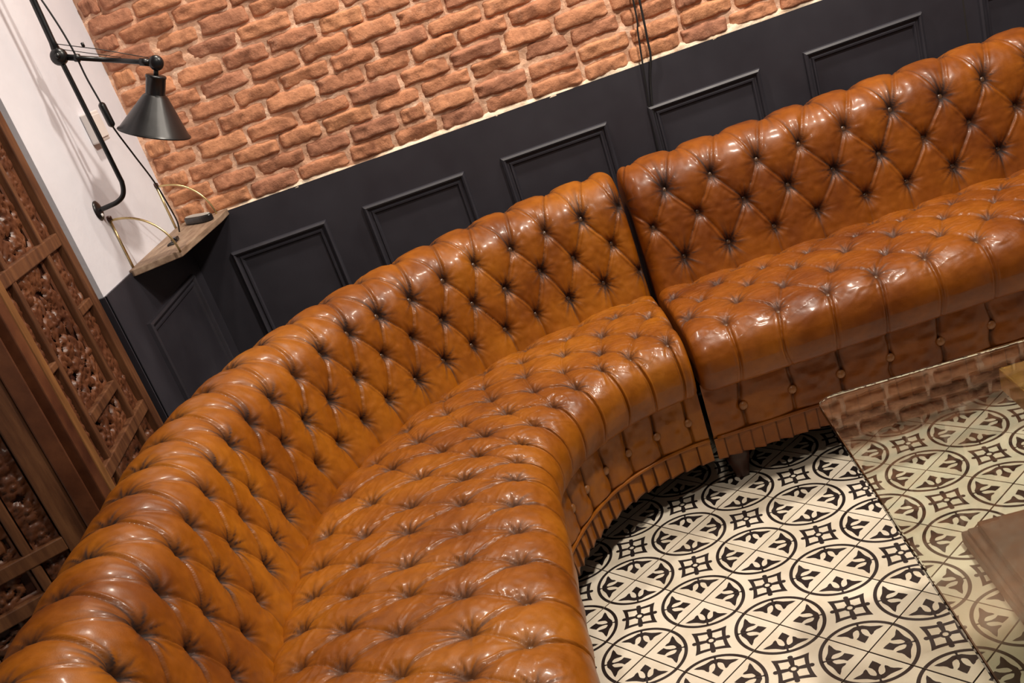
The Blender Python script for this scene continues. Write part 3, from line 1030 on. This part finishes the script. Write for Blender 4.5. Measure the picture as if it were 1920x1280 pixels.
# facing the room: local -y must look to +X; rotate so local x = dA and local -y = (+X)
upA = [(0.0, 0.045, 'frame', 0.015), (0.145, 0.166, 'frame', 0.012), (0.392, 0.414, 'frame', 0.012), (0.470, 0.502, 'strip', 0.017), (0.502, 0.545, 'carve', 0.015)]
rlA = [(0.045, 0.47, 1.085, 1.115), (0.166, 0.392, 0.757, 0.780), (0.045, 0.47, 0.652, 0.682), (0.045, 0.47, 0.20, 0.24), (0.045, 0.47, 1.47, 1.51), (0.045, 0.47, 1.77, 1.82), (0.045, 0.47, 0.0, 0.06),
       (0.045, 0.145, 0.935, 0.955), (0.414, 0.47, 0.900, 0.915)]
clA = [(0.05, 0.142, 0.955, 1.085), (0.05, 0.142, 0.682, 0.935), (0.17, 0.39, 0.78, 1.085), (0.17, 0.39, 0.682, 0.757), (0.417, 0.468, 0.682, 0.900), (0.417, 0.468, 0.915, 1.085),
       (0.05, 0.142, 1.115, 1.47), (0.17, 0.39, 1.115, 1.47), (0.417, 0.468, 1.115, 1.47), (0.05, 0.142, 0.24, 0.652), (0.17, 0.39, 0.24, 0.652), (0.417, 0.468, 0.24, 0.652), (0.05, 0.142, 1.51, 1.77), (0.17, 0.39, 1.51, 1.77), (0.417, 0.468, 1.51, 1.77)]


def flip(lst, w):
    out = []
    for t in lst:
        out.append((w - t[1], w - t[0]) + tuple(t[2:]))
    return out


WA = 0.545
# the leaf's local x runs away from the camera so that its carved side faces the room
sA = dA * WA
screen_leaf('screen_leaf', WA, flip(upA, WA), flip(rlA, WA), scr, (sA.x, sA.y, 0), math.atan2(-dA.y, -dA.x), flip(clA, WA), 100)
# second leaf, folded back towards the left
WB = 0.545
dB = Vector((math.cos(math.radians(31)), math.sin(math.radians(31)), 0))
hinge = Vector((-1.268 + 1.31, -0.105 - 0.45, 0))
upB = [(0.0, 0.036, 'carve', 0.019), (0.036, 0.085, 'frame', 0.014), (0.145, 0.165, 'frame', 0.011), (0.38, 0.40, 'frame', 0.012), (0.46, 0.545, 'frame', 0.015)]
rlB = [(0.085, 0.46, 0.592, 0.622), (0.085, 0.46, 0.505, 0.535), (0.085, 0.46, 1.085, 1.115), (0.085, 0.46, 1.47, 1.51), (0.085, 0.46, 1.77, 1.82), (0.085, 0.46, 0.2, 0.24), (0.085, 0.46, 0.0, 0.06)]
clB = []
for x0, x1 in ((0.088, 0.142), (0.168, 0.378), (0.402, 0.458)):
    for z0, z1 in ((0.535, 0.592), (0.622, 1.085), (1.115, 1.47), (1.51, 1.77), (0.24, 0.505)):
        clB.append((x0, x1, z0, z1))
sB = hinge - dB * WB
screen_leaf('screen_leaf', WB, flip(upB, WB), flip(rlB, WB), scr, (sB.x, sB.y, 0), math.radians(31), flip(clB, WB), 300)

# ------------------------------------------------------------------ corner shelf
SZ = 0.938
sh = empty('corner_shelf', (WX, 0.97, SZ))
tag(sh, 'small weathered wooden shelf with brass brackets in the corner under the black lamp', 'shelf')
poly = [(0.0, 0.272), (0.0, -0.268), (0.012, -0.274), (0.135, -0.222), (0.165, 0.160), (0.165, 0.272)]
MB().prism([(x, y) for x, y in poly], -0.018, 0.0).build('shelf_board', M['shelf'], sh, 0.002)
for yy in (-0.236, 0.235):
    br = MB()
    pts = [(0.004 + 0.134 * math.sin(a), yy, 0.134 * math.cos(a) - 0.004) for a in [PI / 2 * k / 20 for k in range(21)]]
    br.tube(pts, 0.0030, 8)
    br.tube([(0.004, yy, 0.130), (0.004, yy, 0.0)], 0.0032, 8)
    b_ = br.build('brass_bracket', M['brass'], sh)
    MB().lathe([(0.0, 0.010), (0.006, 0.009), (0.0075, 0.004), (0.0075, -0.001)], (0.001, yy, 0.136), (1, 0, 0), 12).build('wall_pin', M['foot'], b_)

# things on the shelf
bx = empty('charger_case', (WX + 0.097, 1.150, SZ))
tag(bx, 'flat black oblong case with grey top lying on the corner shelf', 'case')
c_ = MB().prism([(0.020 * math.cos(a) * (1 if True else 1), 0.074 * (abs(math.sin(a)) ** 0.45) * (1 if math.sin(a) >= 0 else -1)) for a in [2 * PI * k / 28 for k in range(28)]], 0.0005, 0.020)
ob = c_.build('case_body', M['black'], bx, 0.003)
ob.rotation_euler = (0, 0, 0.76)
ob = MB().prism([(0.016 * math.cos(a), 0.067 * (abs(math.sin(a)) ** 0.45) * (1 if math.sin(a) >= 0 else -1)) for a in [2 * PI * k / 28 for k in range(28)]], 0.0200, 0.0225).build('case_lid', M['grey'], bx, 0.001)
ob.rotation_euler = (0, 0, 0.76)
pg = empty('small_plug', (WX + 0.075, 0.905, SZ))
tag(pg, 'little black plug with a loop of cord on the front of the shelf', 'plug')
MB().box(-0.009, 0.009, 0.012, 0.040, 0.0008, 0.012).build('plug_body', M['black'], pg, 0.003)
MB().tube(smooth_path([(0, 0.012, 0.005), (-0.012, 0.0, 0.003), (-0.010, -0.022, 0.003), (0.006, -0.026, 0.003), (0.010, -0.006, 0.003), (0.002, 0.010, 0.004)], 6), 0.0022, 8).build('cord_loop', M['cable'], pg)

# ------------------------------------------------------------------ wall lamp
lamp = empty('wall_lamp', (WX, 0.697, 1.105))
tag(lamp, 'black jointed wall lamp with conical metal shade on the white pier', 'lamp')
LO = Vector((WX, 0.697, 1.105))


def L3(p): return tuple(Vector(p) - LO)


fm = MB().lathe([(0.0, 0.010), (0.008, 0.010), (0.020, 0.006), (0.025, 0.003), (0.025, 0.0)], L3((WX + 0.0003, 0.697, 1.105)), (1, 0, 0), 24)
fl_ = fm.build('wall_flange', M['black'], lamp)
MB().lathe([(0.0, 0.004), (0.004, 0.003), (0.005, 0.0)], L3((WX + 0.008, 0.690, 1.092)), (1, 0, 0), 10).build('screw', M['plastic'], fl_)
J = Vector((-1.2125, 0.715, 1.4645))
HJ = Vector((-1.0014, 0.720, 1.3784))
post = smooth_path([L3((WX + 0.008, 0.697, 1.105)), L3((-1.262, 0.698, 1.106)), L3((-1.236, 0.700, 1.109)), L3((-1.217, 0.704, 1.120)), L3((-1.207, 0.707, 1.145)), L3((-1.207, 0.709, 1.18)), L3((-1.2105, 0.713, 1.38)), L3(J)], 8)
MB().tube(post, 0.0062, 12).build('post', M['black'], lamp)
MB().tube([L3(J), L3((-1.2120, 0.716, 1.50)), L3((-1.2108, 0.720, 1.597)), L3((-1.205, 0.724, 1.90))], [0.013, 0.0085, 0.0085, 0.0085], 12).build('upper_arm', M['black'], lamp)
jm = MB().lathe([(0.0, -0.019), (0.012, -0.018), (0.019, -0.012), (0.021, 0.0), (0.019, 0.012), (0.012, 0.018), (0.0, 0.019)], L3(J), (0.2, -1, 0.1), 20)
jo = jm.build('elbow_joint', M['black'], lamp)
MB().lathe([(0.0, 0.026), (0.006, 0.025), (0.007, 0.018)], L3(J), (0.2, -1, 0.1), 12).build('joint_screw', M['black'], jo)
ad = (HJ - J).normalized()
MB().tube([L3(J + ad * 0.015), L3(J + ad * 0.035), L3(J + ad * 0.036), L3(J + ad * 0.048), L3(J + ad * 0.049), L3(HJ - ad * 0.04), L3(HJ - ad * 0.039), L3(HJ - ad * 0.012)],
          [0.0075, 0.0075, 0.0095, 0.0095, 0.006, 0.006, 0.009, 0.009], 12).build('arm', M['black'], lamp)
hm = MB().lathe([(0.0, -0.013), (0.010, -0.0125), (0.017, -0.008), (0.0185, 0.0), (0.017, 0.008), (0.010, 0.0125), (0.0, 0.013)], L3(HJ), (0.1, -1, 0.05), 20)
hm.build('head_joint', M['black'], lamp)
rim = Vector((-1.079, 0.720, 1.232))
ax = (rim - HJ).normalized()
Ls = (rim - HJ).length
MB().tube([L3(HJ + ax * 0.010), L3(HJ + ax * 0.035)], 0.006, 12).build('neck', M['black'], lamp)
MB().lathe([(0.0, 0.028), (0.022, 0.028), (0.025, 0.030), (0.025, 0.034), (0.0235, 0.036), (0.0235, 0.070), (0.024, 0.074)], L3(HJ), ax, 28).build('socket_cap', M['black'], lamp)
sp_ = [(0.024, 0.073), (0.030, 0.078), (0.082, Ls - 0.006), (0.087, Ls - 0.002), (0.0885, Ls + 0.001), (0.087, Ls + 0.0015), (0.081, Ls - 0.005), (0.029, 0.080), (0.0, 0.078)]
MB().lathe(sp_, L3(HJ), ax, 40).build('shade', M['black'], lamp)
tw = MB()
t1 = J + Vector((0.004, -0.004, 0.030)); t2 = HJ - ad * 0.018 + Vector((0.004, 0, 0.010))
tw.tube([L3(t1), L3((t1 + t2) / 2 + Vector((0, 0, 0.003))), L3(t2)], 0.0011, 6)
tw.tube([L3(t1 + Vector((0, 0, -0.012))), L3(J * 0.35 + HJ * 0.65 + Vector((0, 0, 0.008)))], 0.0010, 6)
tw.build('tension_wire', M['cable'], lamp)
MB().lathe([(0.0, -0.006), (0.004, -0.005), (0.004, 0.005), (0.0, 0.006)], L3(t1 * 0.68 + t2 * 0.32 + Vector((0, 0, 0.008))), (0, 0, 1), 8).build('wire_clip', M['black'], lamp)
cpts = [(-1.2000, 0.724, 1.62), (-1.1895, 0.720, 1.577), (-1.180, 0.720, 1.515), (-1.1757, 0.720, 1.460), (-1.1755, 0.72, 1.40), (-1.1705, 0.720, 1.3347), (-1.1695, 0.720, 1.281), (-1.172, 0.780, 1.20), (-1.185, 0.88, 1.11), (-1.205, 0.97, 1.025), (-1.222, 1.03, 0.975), (-1.238, 1.06, 0.9435)]
cb = MB().tube([L3(p) for p in smooth_path(cpts, 8)], 0.0024, 8).build('cable', M['cable'], lamp)
s0, s1 = Vector(cpts[5]), Vector(cpts[6])
dd = (s1 - s0).normalized()
MB().tube([L3(s0 - dd * 0.004), L3(s0), L3(s0 + dd * 0.004), L3(s1 - dd * 0.004), L3(s1), L3(s1 + dd * 0.004)], [0.004, 0.0085, 0.0095, 0.0095, 0.0085, 0.004], 4).build('inline_switch', M['black'], cb)

# wall box behind the lamp post
sw = empty('wall_socket', (WX, 0.918, 1.287))
tag(sw, 'white plastic wall box on the pier behind the lamp post', 'socket')
MB().box(0.0002, 0.026, -0.040, 0.040, -0.040, 0.040).build('box', M['plastic'], sw, 0.004)
MB().box(0.026, 0.030, -0.030, 0.030, -0.030, 0.030).build('face_plate', M['plastic'], sw, 0.0015)

# ------------------------------------------------------------------ cables on the panelling
for pts, r, lab in (([(0.262, 1.236, 2.94), (0.255, 1.234, 2.2), (0.236, 1.2325, 1.60), (0.2229, 1.226, 1.109), (0.2133, 1.226, 1.022), (0.2034, 1.226, 0.9326), (0.1914, 1.231, 0.809), (0.1850, 1.231, 0.687), (0.182, 1.231, 0.40)], 0.0027, 'thin black cable hanging straight down the panelling, left of the pair'),
                    ([(0.300, 1.236, 2.94), (0.285, 1.234, 2.2), (0.262, 1.2325, 1.60), (0.2406, 1.226, 1.103), (0.2345, 1.226, 0.99), (0.2315, 1.226, 0.945), (0.2143, 1.231, 0.8816), (0.1990, 1.231, 0.79), (0.1975, 1.231, 0.685), (0.196, 1.231, 0.40)], 0.0034, 'thicker black cable kinked at the panelling top, right of the pair')):
    o = MB().tube(smooth_path(pts, 8), r, 8).build('wall_cable', M['cable'])
    tag(o, lab, 'cable', 'cables on the brick wall')
